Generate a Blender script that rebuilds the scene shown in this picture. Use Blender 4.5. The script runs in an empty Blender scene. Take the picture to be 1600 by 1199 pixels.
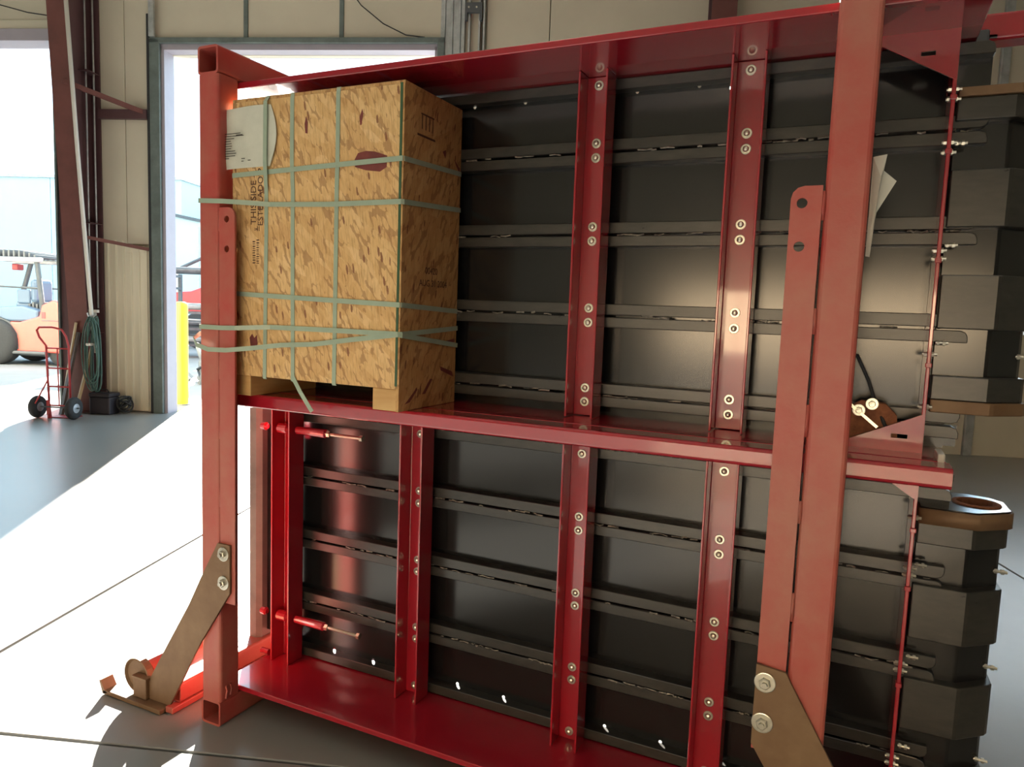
import bpy, bmesh, math, random
from mathutils import Vector, Matrix
random.seed(7)
SC = bpy.context.scene
COL = SC.collection
pi = math.pi

# ------------------------------------------------------------------ camera
cam_d = bpy.data.cameras.new('camera'); cam = bpy.data.objects.new('camera', cam_d); COL.objects.link(cam)
cam_d.sensor_fit = 'HORIZONTAL'; cam_d.sensor_width = 36.0; cam_d.lens = 1134.707/1600*36
cam_d.clip_start = 0.05; cam_d.clip_end = 500
RT = Vector((0.90356687, 0.42690014, 0.03637557)); UP = Vector((-0.07518344, 0.07440089, 0.99439024)); FW = Vector((-0.42179896, 0.90123292, -0.099322))
cam.matrix_world = Matrix(((RT.x, UP.x, -FW.x, 2.17034), (RT.y, UP.y, -FW.y, -1.92249), (RT.z, UP.z, -FW.z, 1.62), (0, 0, 0, 1)))
SC.camera = cam

# ------------------------------------------------------------------ world, sun, exposure
SUN_H = (0.64, -0.768); SUN_EL = math.radians(16.5)
world = bpy.data.worlds.new('sky_world'); SC.world = world; world.use_nodes = True
wn = world.node_tree.nodes; wl = world.node_tree.links
bg = wn['Background']
bg.inputs['Color'].default_value = (0.60, 0.84, 1.0, 1); bg.inputs['Strength'].default_value = 1.35
sun_d = bpy.data.lights.new('sun', 'SUN'); sun_d.energy = 26.0; sun_d.color = (1.0, 0.93, 0.82); sun_d.angle = math.radians(0.6)
sun = bpy.data.objects.new('sun', sun_d); COL.objects.link(sun)
sd = Vector((SUN_H[0]*math.cos(SUN_EL), SUN_H[1]*math.cos(SUN_EL), -math.sin(SUN_EL)))
sun.rotation_euler = sd.to_track_quat('-Z', 'Y').to_euler(); sun.location = (-9, 12, 9)
SC.view_settings.view_transform = 'Standard'; SC.view_settings.look = 'None'
SC.view_settings.gamma = 1.0; SC.view_settings.use_curve_mapping = False
SC.view_settings.exposure = 1.6
SC.cycles.use_denoising = True
SC.cycles.max_bounces = 10; SC.cycles.diffuse_bounces = 6; SC.cycles.glossy_bounces = 5
SC.cycles.sample_clamp_indirect = 8.0
SC.cycles.caustics_reflective = False; SC.cycles.caustics_refractive = False

# ------------------------------------------------------------------ materials
def nmat(name, col, rough=0.5, metal=0.0, coat=0.0, var=0.0, scale=6.0, col2=None, rvar=0.0, bump=0.0, bscale=60.0, spec=0.5, stretch=(1, 1, 1)):
    m = bpy.data.materials.new(name); m.use_nodes = True
    N = m.node_tree.nodes; L = m.node_tree.links; b = N['Principled BSDF']
    b.inputs['Base Color'].default_value = (*col, 1); b.inputs['Roughness'].default_value = rough
    b.inputs['Metallic'].default_value = metal; b.inputs['Specular IOR Level'].default_value = spec
    if coat: b.inputs['Coat Weight'].default_value = coat; b.inputs['Coat Roughness'].default_value = 0.05
    tc = N.new('ShaderNodeTexCoord'); mp = N.new('ShaderNodeMapping'); mp.inputs['Scale'].default_value = stretch
    L.new(tc.outputs['Object'], mp.inputs['Vector'])
    if var or col2 or rvar:
        n = N.new('ShaderNodeTexNoise'); n.inputs['Scale'].default_value = scale; n.inputs['Detail'].default_value = 6; n.inputs['Roughness'].default_value = 0.62
        L.new(mp.outputs['Vector'], n.inputs['Vector'])
        r = N.new('ShaderNodeValToRGB'); r.color_ramp.elements[0].position = 0.32; r.color_ramp.elements[1].position = 0.68
        c2 = col2 if col2 else tuple(min(1, c*(1+var)) for c in col)
        c1 = col if col2 else tuple(c*(1-var) for c in col)
        r.color_ramp.elements[0].color = (*c1, 1); r.color_ramp.elements[1].color = (*c2, 1)
        L.new(n.outputs['Fac'], r.inputs['Fac']); L.new(r.outputs['Color'], b.inputs['Base Color'])
        if rvar:
            mr = N.new('ShaderNodeMapRange'); mr.inputs['To Min'].default_value = max(0.02, rough-rvar); mr.inputs['To Max'].default_value = min(1, rough+rvar)
            L.new(n.outputs['Fac'], mr.inputs['Value']); L.new(mr.outputs['Result'], b.inputs['Roughness'])
    if bump:
        n2 = N.new('ShaderNodeTexNoise'); n2.inputs['Scale'].default_value = bscale; n2.inputs['Detail'].default_value = 4
        L.new(mp.outputs['Vector'], n2.inputs['Vector'])
        bp = N.new('ShaderNodeBump'); bp.inputs['Strength'].default_value = bump; bp.inputs['Distance'].default_value = 0.01
        L.new(n2.outputs['Fac'], bp.inputs['Height']); L.new(bp.outputs['Normal'], b.inputs['Normal'])
    return m

def osb_mat(name, axis, dark=1.0, seed=0.0):
    """strand board: thin overlapping flakes in several tones, fine dark edges, a few dark strands"""
    m = bpy.data.materials.new(name); m.use_nodes = True
    N = m.node_tree.nodes; L = m.node_tree.links; b = N['Principled BSDF']; b.inputs['Roughness'].default_value = 0.62
    tc = N.new('ShaderNodeTexCoord')
    def R_(a): return (0, a, 0) if axis == 'y' else (a, 0, 0)
    def mapped(scl, rot, off):
        m1 = N.new('ShaderNodeMapping'); m1.inputs['Rotation'].default_value = R_(rot); m1.inputs['Location'].default_value = off; L.new(tc.outputs['Object'], m1.inputs['Vector'])
        m2 = N.new('ShaderNodeMapping'); m2.inputs['Scale'].default_value = scl; L.new(m1.outputs['Vector'], m2.inputs['Vector']); return m2
    def flakes(scl, rot, off, jag=.55):
        mp = mapped(scl, rot, off)
        nz = N.new('ShaderNodeTexNoise'); nz.inputs['Scale'].default_value = 1.6; nz.inputs['Detail'].default_value = 5; nz.inputs['Roughness'].default_value = .7
        L.new(mp.outputs['Vector'], nz.inputs['Vector'])
        sc_ = N.new('ShaderNodeVectorMath'); sc_.operation = 'SCALE'; sc_.inputs['Scale'].default_value = jag; L.new(nz.outputs['Color'], sc_.inputs[0])
        ad = N.new('ShaderNodeVectorMath'); ad.operation = 'ADD'; L.new(mp.outputs['Vector'], ad.inputs[0]); L.new(sc_.outputs[0], ad.inputs[1])
        v = N.new('ShaderNodeTexVoronoi'); v.inputs['Scale'].default_value = 1.0; L.new(ad.outputs[0], v.inputs['Vector'])
        return v
    va = flakes((60, 60, 20), .5, (seed, seed*2, .3)); vb = flakes((48, 48, 16), -.55, (3.1+seed, 1, 2)); vc = flakes((85, 85, 24), .15, (8+seed, 5, 1)); vd = flakes((34, 34, 10), .9, (2+seed, 7, 4))
    def ramp(src, stops):
        rr = N.new('ShaderNodeValToRGB'); e = rr.color_ramp.elements
        e[0].position, e[0].color = stops[0][0], (*stops[0][1], 1); e[1].position, e[1].color = stops[-1][0], (*stops[-1][1], 1)
        for p, c in stops[1:-1]:
            x = e.new(p); x.color = (*c, 1)
        L.new(src, rr.inputs['Fac']); return rr
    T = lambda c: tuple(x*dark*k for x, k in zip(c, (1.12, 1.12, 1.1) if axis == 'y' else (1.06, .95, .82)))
    def mix(f, c1, c2, mode='MIX'):
        mx = N.new('ShaderNodeMix'); mx.data_type = 'RGBA'; mx.blend_type = mode
        if isinstance(f, float): mx.inputs[0].default_value = f
        else: L.new(f, mx.inputs[0])
        L.new(c1, mx.inputs[6])
        if isinstance(c2, tuple): mx.inputs[7].default_value = (*c2, 1)
        else: L.new(c2, mx.inputs[7])
        return mx.outputs[2]
    ca = ramp(va.outputs['Color'], [(0.0, T((.50, .29, .115))), (.5, T((.60, .39, .175))), (1, T((.68, .47, .23)))])
    cb = ramp(vb.outputs['Color'], [(0.0, T((.52, .31, .125))), (.5, T((.63, .42, .19))), (1, T((.70, .50, .26)))])
    cd = ramp(vd.outputs['Color'], [(0.0, T((.40, .19, .07))), (.3, T((.55, .33, .13))), (.65, T((.64, .43, .2))), (1, T((.76, .56, .31)))])
    c = mix(.5, ca.outputs['Color'], cb.outputs['Color'])
    c = mix(.45, c, cd.outputs['Color'])
    # fine grain along the strands
    gm = mapped((240, 240, 18), .12, (seed, 0, 0)); gn = N.new('ShaderNodeTexNoise'); gn.inputs['Scale'].default_value = 1.0; gn.inputs['Detail'].default_value = 5; L.new(gm.outputs['Vector'], gn.inputs['Vector'])
    gr = ramp(gn.outputs['Fac'], [(.30, (.72, .66, .58)), (.5, (1, 1, 1)), (1, (1.06, 1.05, 1.03))])
    c = mix(1.0, c, gr.outputs['Color'], 'MULTIPLY')
    def gate(src, op, th):
        g_ = N.new('ShaderNodeMath'); g_.operation = op; g_.inputs[1].default_value = th; L.new(src, g_.inputs[0]); return g_.outputs[0]
    def mul(a_, b_):
        q = N.new('ShaderNodeMath'); q.operation = 'MULTIPLY'; L.new(a_, q.inputs[0])
        if isinstance(b_, float): q.inputs[1].default_value = b_
        else: L.new(b_, q.inputs[1])
        return q.outputs[0]
    e1 = gate(va.outputs['Distance'], 'GREATER_THAN', .68); c = mix(mul(e1, .6), c, T((.27, .13, .05)))
    sep = N.new('ShaderNodeSeparateColor'); L.new(vc.outputs['Color'], sep.inputs['Color'])
    k1 = mul(gate(sep.outputs['Green'], 'GREATER_THAN', .955), gate(vc.outputs['Distance'], 'LESS_THAN', .42)); c = mix(mul(k1, .9), c, T((.20, .075, .035)))
    L.new(c, b.inputs['Base Color'])
    bp = N.new('ShaderNodeBump'); bp.inputs['Strength'].default_value = 0.25; bp.inputs['Distance'].default_value = 0.003
    L.new(va.outputs['Distance'], bp.inputs['Height']); L.new(bp.outputs['Normal'], b.inputs['Normal'])
    return m

def emit_mat(name, col, strength):
    m = bpy.data.materials.new(name); m.use_nodes = True; b = m.node_tree.nodes['Principled BSDF']
    b.inputs['Base Color'].default_value = (*col, 1); b.inputs['Emission Color'].default_value = (*col, 1); b.inputs['Emission Strength'].default_value = strength
    return m

M = {}
M['red'] = nmat('red_gloss_paint', (.36, .011, .025), .25, coat=1.0, var=.08, scale=3)
M['red_dusty'] = nmat('red_dusty_paint', (.42, .055, .048), .42, col2=(.42, .155, .115), scale=3.2, rvar=.1, bump=.05, bscale=90)
M['black'] = nmat('black_semi_gloss_paint', (.010, .010, .0105), .17, var=.3, scale=1.2, rvar=.03, spec=.65)
M['black_dust'] = nmat('black_dusty_paint', (.020, .020, .019), .30, col2=(.042, .039, .034), scale=14, rvar=.06, stretch=(1, 1, 3), spec=.65)
M['weld'] = nmat('weld_bead', (.03, .03, .03), .4, metal=.3, col2=(.42, .39, .33), scale=60)
M['rust'] = nmat('brown_bare_steel', (.17, .095, .05), .55, col2=(.23, .145, .08), scale=7, metal=.25, bump=.05)
M['rust_red'] = nmat('rusty_steel', (.16, .05, .02), .8, col2=(.32, .12, .05), scale=30, bump=.3)
M['zinc'] = nmat('zinc_plated_steel', (.62, .6, .52), .3, metal=.85, var=.15, scale=60)
M['steel'] = nmat('bright_steel_rod', (.72, .66, .52), .25, metal=.9)
M['osb_front'] = osb_mat('osb_board_front', 'y', 1.0)
M['osb_side_shaded'] = osb_mat('osb_board_side_shaded', 'x', .82, 4.0)  # side shade put into the colour: darker copy of the front board
M['pine'] = nmat('pine_lumber', (.52, .30, .11), .6, col2=(.62, .40, .17), scale=4, stretch=(1, 1, 8))
M['strap'] = nmat('green_plastic_strap', (.33, .42, .33), .32, var=.07, scale=20)
M['strap_dark'] = nmat('dark_green_strap', (.04, .10, .05), .35, var=.1)
M['paper'] = nmat('white_paper', (.66, .66, .6), .5, var=.05, scale=9)
M['film'] = nmat('plastic_pouch', (.62, .64, .56), .22, var=.06, scale=14, bump=.25, bscale=22, coat=.3)
M['ink'] = nmat('black_ink', (.03, .02, .015), .7)
M['ink_brown'] = nmat('brown_ink', (.09, .035, .02), .7)
M['knot'] = nmat('dark_strand_wood', (.17, .035, .03), .6, var=.2, scale=20)
M['concrete'] = nmat('sealed_concrete', (.21, .215, .21), .30, col2=(.26, .26, .25), scale=.9, rvar=.06, bump=.015, bscale=5)
M['end_glare'] = nmat('glare_grey_shell', (.16, .155, .14), .5, var=.25, scale=6)  # glare on the black end shell, put into the colour as grey
M['joint'] = nmat('dark_joint_filler', (.02, .02, .02), .9)
M['asphalt'] = nmat('yard_concrete', (.19, .20, .20), .8, col2=(.25, .25, .25), scale=.7)
M['cream'] = nmat('cream_liner_panel', (.56, .53, .43), .45, var=.05, scale=1.2)
M['cream_white'] = nmat('cream_ribbed_sheet', (.66, .63, .51), .4, var=.06, scale=2, stretch=(3, 3, .4))
M['wall'] = nmat('cream_wall_sheet', (.56, .53, .43), .5, var=.05, scale=.8)
M['trim'] = nmat('grey_green_steel_trim', (.12, .155, .15), .45, var=.25, scale=5)
M['galv'] = nmat('galvanised_steel', (.42, .45, .46), .4, metal=.5, var=.2, scale=8)
M['jamb'] = nmat('pale_jamb_steel', (.36, .34, .40), .5, var=.04)
M['primer'] = nmat('red_oxide_primer', (.13, .045, .04), .55, var=.18, scale=3)
M['primer_dark'] = nmat('dark_red_oxide_primer', (.085, .04, .045), .55, var=.15, scale=3)
M['conduit'] = nmat('white_conduit', (.62, .62, .58), .4)
M['yellow'] = nmat('yellow_bollard_paint', (.85, .68, .02), .4, var=.05)
M['orange'] = nmat('orange_forklift_paint', (.72, .12, .09), .4, var=.05)
M['fk_grey'] = nmat('dark_grey_steel', (.075, .085, .095), .5, var=.15)
M['fk_seat'] = nmat('blue_grey_vinyl', (.10, .16, .24), .5)
M['rubber'] = nmat('black_rubber', (.025, .027, .03), .8, var=.2, scale=30)
M['hub'] = nmat('grey_wheel_hub', (.35, .37, .4), .4, metal=.4)
M['truck_red'] = nmat('red_hand_truck_paint', (.36, .03, .035), .4, var=.1)
M['hose'] = nmat('green_garden_hose', (.05, .115, .10), .5, var=.2)
M['bag'] = nmat('black_box_plastic', (.02, .018, .026), .55, var=.2)
M['board'] = nmat('old_board', (.36, .26, .14), .7, col2=(.45, .35, .2), scale=5)
M['board_dark'] = nmat('dark_board', (.07, .055, .05), .7, var=.2)
M['building'] = nmat('pale_blue_building', (.40, .54, .57), .6, var=.03, scale=.3)
M['pipe'] = nmat('dark_pipe', (.05, .06, .075), .5, var=.3, scale=4)
M['scrap'] = nmat('grey_scrap', (.14, .16, .18), .6, col2=(.3, .32, .34), scale=3)
M['sand'] = nmat('sand_coloured_sheet', (.62, .47, .30), .7, var=.05, scale=.4)
M['glass'] = nmat('window_glass', (.95, .97, 1.0), .02); M['glass'].node_tree.nodes['Principled BSDF'].inputs['Transmission Weight'].default_value = 1.0; M['glass'].node_tree.nodes['Principled BSDF'].inputs['IOR'].default_value = 1.1
M['ceil'] = nmat('white_ceiling_sheet', (.62, .60, .54), .6)
M['lamp'] = emit_mat('fill_lamp_lens', (1.0, .88, .72), 15.0)

# ------------------------------------------------------------------ helpers
ORG = {}
def empty(name, loc, rz=0.0, label=None, cat=None, group=None, kind=None, local=False):
    o = bpy.data.objects.new(name, None); COL.objects.link(o); o.location = loc; o.rotation_euler = (0, 0, rz); o.empty_display_size = .1
    ORG[o.name] = Vector((0, 0, 0)) if local else Vector(loc)
    tag(o, label, cat, group, kind); return o
def tag(o, label=None, cat=None, group=None, kind=None):
    if label: o['label'] = label
    if cat: o['category'] = cat
    if group: o['group'] = group
    if kind: o['kind'] = kind
    return o
def link(name, me, mat, parent=None, smooth=False, bevel=0.0, seg=2):
    if smooth:
        for p in me.polygons: p.use_smooth = True
    me.materials.clear(); me.materials.append(M[mat] if isinstance(mat, str) else mat)
    o = bpy.data.objects.new(name, me); COL.objects.link(o)
    if parent:
        o.parent = parent; ORG[o.name] = ORG[parent.name]
    else: ORG[o.name] = Vector((0, 0, 0))
    if bevel:
        b = o.modifiers.new('bevel', 'BEVEL'); b.width = bevel; b.segments = seg; b.limit_method = 'ANGLE'; b.angle_limit = math.radians(40)
    return o

class MB:
    def __init__(s): s.v = []; s.f = []
    def add(s, vs, fs):
        n = len(s.v); s.v += [tuple(x) for x in vs]; s.f += [tuple(i+n for i in f) for f in fs]; return s
    def box(s, x0, x1, y0, y1, z0, z1):
        return s.add([(x0, y0, z0), (x1, y0, z0), (x1, y1, z0), (x0, y1, z0), (x0, y0, z1), (x1, y0, z1), (x1, y1, z1), (x0, y1, z1)],
                     [(0, 3, 2, 1), (4, 5, 6, 7), (0, 1, 5, 4), (1, 2, 6, 5), (2, 3, 7, 6), (3, 0, 4, 7)])
    def bar(s, p0, p1, w, h, up=(0, 0, 1)):
        p0 = Vector(p0); p1 = Vector(p1); d = (p1-p0).normalized(); u = Vector(up)
        r = d.cross(u)
        if r.length < 1e-4: r = d.cross(Vector((1, 0, 0)))
        r.normalize(); u = r.cross(d)
        c = [(-1, -1), (1, -1), (1, 1), (-1, 1)]
        vs = [p0+r*a*w/2+u*b*h/2 for a, b in c]+[p1+r*a*w/2+u*b*h/2 for a, b in c]
        return s.add(vs, [(3, 2, 1, 0), (4, 5, 6, 7), (0, 1, 5, 4), (1, 2, 6, 5), (2, 3, 7, 6), (3, 0, 4, 7)])
    def prism(s, poly, a0, a1, axis='z'):
        n = len(poly)
        def P(p, a):
            return {'z': (p[0], p[1], a), 'y': (p[0], a, p[1]), 'x': (a, p[0], p[1])}[axis]
        vs = [P(p, a0) for p in poly]+[P(p, a1) for p in poly]
        return s.add(vs, [tuple(range(n))[::-1], tuple(range(n, 2*n))]+[(i, (i+1) % n, n+(i+1) % n, n+i) for i in range(n)])
    def tube(s, pts, r, n=8, cap=True, closed=False):
        P = [Vector(p) for p in pts]; m = len(P); base = len(s.v); up = None
        for i, p in enumerate(P):
            if closed: t = (P[(i+1) % m]-P[i-1])
            else: t = (P[min(i+1, m-1)]-P[max(i-1, 0)])
            t.normalize()
            if up is None:
                up = Vector((0, 0, 1)) if abs(t.z) < .9 else Vector((1, 0, 0))
            a = t.cross(up); a.normalize(); up = a.cross(t); up.normalize()
            rr = r[i] if isinstance(r, (list, tuple)) else r
            for k in range(n):
                an = 2*pi*k/n; s.v.append(tuple(p+a*rr*math.cos(an)+up*rr*math.sin(an)))
        for i in range(m if closed else m-1):
            j = (i+1) % m
            for k in range(n):
                s.f.append((base+i*n+k, base+i*n+(k+1) % n, base+j*n+(k+1) % n, base+j*n+k))
        if cap and not closed:
            s.f.append(tuple(base+k for k in range(n))[::-1]); s.f.append(tuple(base+(m-1)*n+k for k in range(n)))
        return s
    def lathe(s, c, ax, prof, n=24):
        """prof: list of (distance along axis, radius)"""
        c = Vector(c); ax = Vector(ax).normalized(); a = ax.orthogonal().normalized(); b = ax.cross(a); base = len(s.v)
        for d, r in prof:
            for k in range(n):
                an = 2*pi*k/n; s.v.append(tuple(c+ax*d+(a*math.cos(an)+b*math.sin(an))*r))
        for i in range(len(prof)-1):
            for k in range(n):
                s.f.append((base+i*n+k, base+i*n+(k+1) % n, base+(i+1)*n+(k+1) % n, base+(i+1)*n+k))
        s.f.append(tuple(base+k for k in range(n))[::-1]); s.f.append(tuple(base+(len(prof)-1)*n+k for k in range(n)))
        return s
    def hollow(s, axis, a0, a1, u0, u1, v0, v1, t=.008, r=.012):
        """rectangular hollow section with rounded corners, along axis; (u,v) are the other two axes in order"""
        def rr(u0, u1, v0, v1, r):
            o = []
            for cx, cy, st in ((u1-r, v0+r, -90), (u1-r, v1-r, 0), (u0+r, v1-r, 90), (u0+r, v0+r, 180)):
                for k in range(4):
                    an = math.radians(st+30*k); o.append((cx+r*math.cos(an), cy+r*math.sin(an)))
            return o
        A = rr(u0, u1, v0, v1, r); B = rr(u0+t, u1-t, v0+t, v1-t, max(.002, r-t*.6)); n = len(A)
        def P(p, a): return {'x': (a, p[0], p[1]), 'y': (p[0], a, p[1]), 'z': (p[0], p[1], a)}[axis]
        vs = [P(p, a0) for p in A]+[P(p, a1) for p in A]+[P(p, a0) for p in B]+[P(p, a1) for p in B]
        fs = []
        for i in range(n):
            j = (i+1) % n
            fs += [(i, j, n+j, n+i), (2*n+j, 2*n+i, 3*n+i, 3*n+j), (j, i, 2*n+i, 2*n+j), (n+i, n+j, 3*n+j, 3*n+i)]
        return s.add(vs, fs)
    def mesh(s, name, off=Vector((0, 0, 0))):
        me = bpy.data.meshes.new(name); me.from_pydata([(x-off.x, y-off.y, z-off.z) for x, y, z in s.v], [], s.f)
        bm = bmesh.new(); bm.from_mesh(me); bmesh.ops.recalc_face_normals(bm, faces=bm.faces); bm.to_mesh(me); bm.free()
        return me
    def build(s, name, mat, parent=None, smooth=False, bevel=0.0, seg=2):
        return link(name, s.mesh(name, ORG[parent.name] if parent else Vector((0, 0, 0))), mat, parent, smooth, bevel, seg)

def thing_mesh(name, mb, mat, loc, label, cat, group=None, **k):
    """one-mesh thing with its origin at loc (world aligned)"""
    o = link(name, mb.mesh(name, Vector(loc)), mat, None, **k); o.location = loc; ORG[o.name] = Vector(loc)
    return tag(o, label, cat, group)

def plate_mesh(outer, holes, thick, fr):
    """flat plate with holes; fr maps (a,b,t)->xyz"""
    cu = bpy.data.curves.new('tmp', 'CURVE'); cu.dimensions = '2D'; cu.fill_mode = 'BOTH'; cu.extrude = thick/2
    for lp in [outer]+holes:
        sp = cu.splines.new('POLY'); sp.points.add(len(lp)-1)
        for i, p in enumerate(lp): sp.points[i].co = (p[0], p[1], 0, 1)
        sp.use_cyclic_u = True
    ob = bpy.data.objects.new('tmp', cu); COL.objects.link(ob); bpy.context.view_layer.update()
    me = bpy.data.meshes.new_from_object(ob.evaluated_get(bpy.context.evaluated_depsgraph_get()))
    bpy.data.objects.remove(ob); bpy.data.curves.remove(cu)
    for v in me.vertices: v.co = fr(v.co.x, v.co.y, v.co.z+thick/2)
    bm = bmesh.new(); bm.from_mesh(me); bmesh.ops.remove_doubles(bm, verts=bm.verts, dist=1e-5); bmesh.ops.recalc_face_normals(bm, faces=bm.faces); bm.to_mesh(me); bm.free()
    return me
def circle(cx, cy, r, n=16): return [(cx+r*math.cos(2*pi*k/n), cy+r*math.sin(2*pi*k/n)) for k in range(n)]
def text_mesh(txt, size, fr, thick=.0006, align='CENTER'):
    cu = bpy.data.curves.new('tmp', 'FONT'); cu.body = txt; cu.size = size; cu.extrude = thick/2; cu.align_x = align; cu.align_y = 'CENTER'; cu.resolution_u = 3
    ob = bpy.data.objects.new('tmp', cu); COL.objects.link(ob); bpy.context.view_layer.update()
    me = bpy.data.meshes.new_from_object(ob.evaluated_get(bpy.context.evaluated_depsgraph_get()))
    bpy.data.objects.remove(ob); bpy.data.curves.remove(cu)
    for v in me.vertices: v.co = fr(v.co.x, v.co.y, v.co.z)
    return me
def inst(name, me, parent, world_loc, rot=(0, 0, 0)):
    o = bpy.data.objects.new(name, me); COL.objects.link(o)
    o.parent = parent; o.location = Vector(world_loc)-ORG[parent.name]; o.rotation_euler = rot; ORG[o.name] = Vector(world_loc); return o

# ------------------------------------------------------------------ building shell, in wall coordinates (u along the door wall, v outward, z up)
WA = math.radians(19.5); WO = Vector((-6.744, 5.165, 0)); WU = Vector((math.cos(WA), math.sin(WA), 0)); WV = Vector((-math.sin(WA), math.cos(WA), 0))
def W(u, v, z=0.0): return WO+WU*u+WV*v+Vector((0, 0, z))
def wempty(name, kind='structure', **k): return empty(name, WO, WA, kind=kind, local=True, **k)
U0, U1, V0, ZC = -14.0, 17.0, -17.0, 7.4
floor = wempty('floor', label='grey sealed concrete floor slabs of the workshop')
MB().box(U0, U1, V0, .30, -.16, -.03).build('joint_bed', 'joint', floor)
ul = [U0, -7.52, -2.03, 3.47, 8.965, 14.45, U1]; vl = [V0, -14.93, -7.315, .30]
for i in range(len(ul)-1):
    for j in range(len(vl)-1):
        MB().box(ul[i]+.007, ul[i+1]-.007, vl[j]+.006, vl[j+1]-.006, -.1, 0).build('slab', 'concrete', floor, bevel=.004, seg=1)
yard = wempty('yard_ground', label='pale sunlit concrete yard outside the open doors')
MB().box(-90, 90, .312, 120, -.2, -.012).build('pavement', 'asphalt', yard)
MB().box(-90, 90, -120, V0-.01, -.2, -.012).build('pavement', 'asphalt', yard)

wb = wempty('wall_back', label='cream metal wall with the two open overhead doors')
def wbox(n, u0, u1, v0, v1, z0, z1, mat='wall', par=None, bevel=0.004): return MB().box(u0, u1, v0, v1, z0, z1).build(n, mat, par or wb, bevel=bevel, seg=1)
# pier between the doors
wbox('liner_panel', -.72, -.357, 0, .22, 2.36, ZC, 'cream'); wbox('liner_panel', -.349, 0, 0, .22, 2.36, ZC, 'cream')
wbox('pier_core', -1.05, 0.20, .06, .24, 0, ZC, 'cream')
def ribbed(u0, u1, z0, z1, v, pitch, name='ribbed_sheet', mat='cream_white', d=.022):
    poly = []; u = u0
    while u < u1-1e-6:
        for du, dv in ((0, 0), (.34, 0), (.42, -d), (.58, -d), (.66, 0)):
            uu = u+du*pitch
            if uu <= u1: poly.append((uu, v+dv))
        u += pitch
    poly += [(u1, v), (u1, v+.05), (u0, v+.05)]
    return MB().prism(poly, z0, z1, 'z').build(name, mat, wb)
ribbed(-.70, -.355, 0.02, 2.40, .005, .115); ribbed(-.355, -.005, 0.02, 2.29, 0, .115)
wbox('patch_plate', -.36, -.1, -.012, 0, 2.235, 2.33, 'cream_white')
# header over the second door, seam strips
for a, b in ((.0, 1.335), (1.39, 2.645), (2.70, 4.0)): wbox('header_panel', a, b, .02, .2, 5.10, ZC, 'cream')
for a in (1.335, 2.645): wbox('seam_strip', a, a+.055, .0, .2, 5.10, ZC, 'trim', bevel=0)
wbox('header_backing', .0, 4.0, .2, .3, 4.95, ZC, 'cream')
# wall right of the second door
ribbed(4.0, 4.30, 0, ZC, 0, .10, mat='galv'); wbox('liner_panel', 4.30, 4.53, .02, .2, 0, ZC, 'cream')
wbox('liner_panel', 4.60, 5.405, .02, .2, 0, ZC, 'cream'); wbox('liner_panel', 5.415, 7.40, .02, .2, 0, ZC, 'cream'); wbox('liner_panel', 7.41, 9.70, .02, .2, 0, ZC, 'cream')
wbox('liner_panel', 9.71, 10.88, .02, .2, 0, ZC, 'cream'); wbox('liner_panel', 10.98, 13.2, .02, .2, 0, 1.55, 'cream'); wbox('liner_panel', 10.98, 13.2, .02, .2, 3.5, ZC, 'cream'); wbox('liner_panel', 13.21, U1, .02, .2, 0, ZC, 'cream')
wbox('wall_core', 4.0, 10.98, .2, .3, 0, ZC, 'cream'); wbox('wall_core', 13.2, U1, .2, .3, 0, ZC, 'cream'); wbox('wall_core', 10.98, 13.2, .2, .3, 0, 1.55, 'cream'); wbox('wall_core', 10.98, 13.2, .2, .3, 3.5, ZC, 'cream')
w1 = wempty('added_window_1', label='unseen window added in the far right wall to light the floor')  # hidden window, added for light and a sheen on the right floor
for k in range(5): MB().box(10.98+k*.535, 11.04+k*.535, .05, .25, 1.55, 3.5).build('mullion', 'trim', w1)
for k in range(4): MB().box(11.04+k*.535, 11.515+k*.535, .14, .146, 1.55, 3.5).build('pane', 'glass', w1)
wbox('post_strip', 10.88, 10.98, -.03, .2, 0, ZC, 'galv')
# left of / above the first door
wbox('header_panel', -7.0, -3.9, .0, .2, 5.34, ZC, 'cream'); wbox('header_panel', -3.89, -1.0, .0, .2, 5.34, ZC, 'cream')
wbox('header_trim', -7.0, -1.0, -.02, .22, 5.22, 5.34, 'cream'); wbox('lintel', -7.0, -1.0, -.04, .28, 5.06, 5.22, 'jamb')
wbox('wall_core', U0, -7.0, 0, .3, 0, ZC, 'cream'); wbox('header_backing', -7.0, -1.0, .2, .28, 5.22, ZC, 'cream')
# door frames
d1 = wempty('door_1', label='open overhead door on the left showing the forklift outside')
MB().box(-1.37, -1.0, .02, .28, 0, 5.06).build('jamb', 'primer_dark', d1); MB().box(-1.40, -1.37, -.02, .28, 0, 5.06).build('door_track', 'trim', d1); MB().box(-7.06, -7.0, -.02, .28, 0, 5.06).build('jamb', 'trim', d1)
d2 = wempty('door_2', label='open overhead door behind the red rack, grey steel frame')
MB().box(.02, .17, -.05, .0, 0, 5.09).build('door_track', 'trim', d2, bevel=.006); MB().box(.0, .03, -.06, -.02, 0, 5.4).build('weather_strip', 'rubber', d2)
MB().box(.17, .215, .0, .24, 0, 5.0).build('jamb', 'jamb', d2)
MB().box(3.93, 3.97, 0, .34, 0, 5.0).build('jamb', 'jamb', d2); MB().box(3.97, 4.06, -.05, 0, 0, 5.09).build('door_track', 'trim', d2, bevel=.006)
MB().box(.0, 4.06, -.05, .02, 5.03, 5.10).build('header_angle', 'trim', d2, bevel=.006); MB().box(.17, 3.97, .0, .34, 4.955, 5.03).build('lintel', 'jamb', d2)
MB().box(.05, .12, -.09, -.05, 5.1, 5.7).build('track_bracket', 'galv', d2)
t1 = wempty('trim_1', label='vertical galvanised door tracks with a dark motor bracket')
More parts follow.
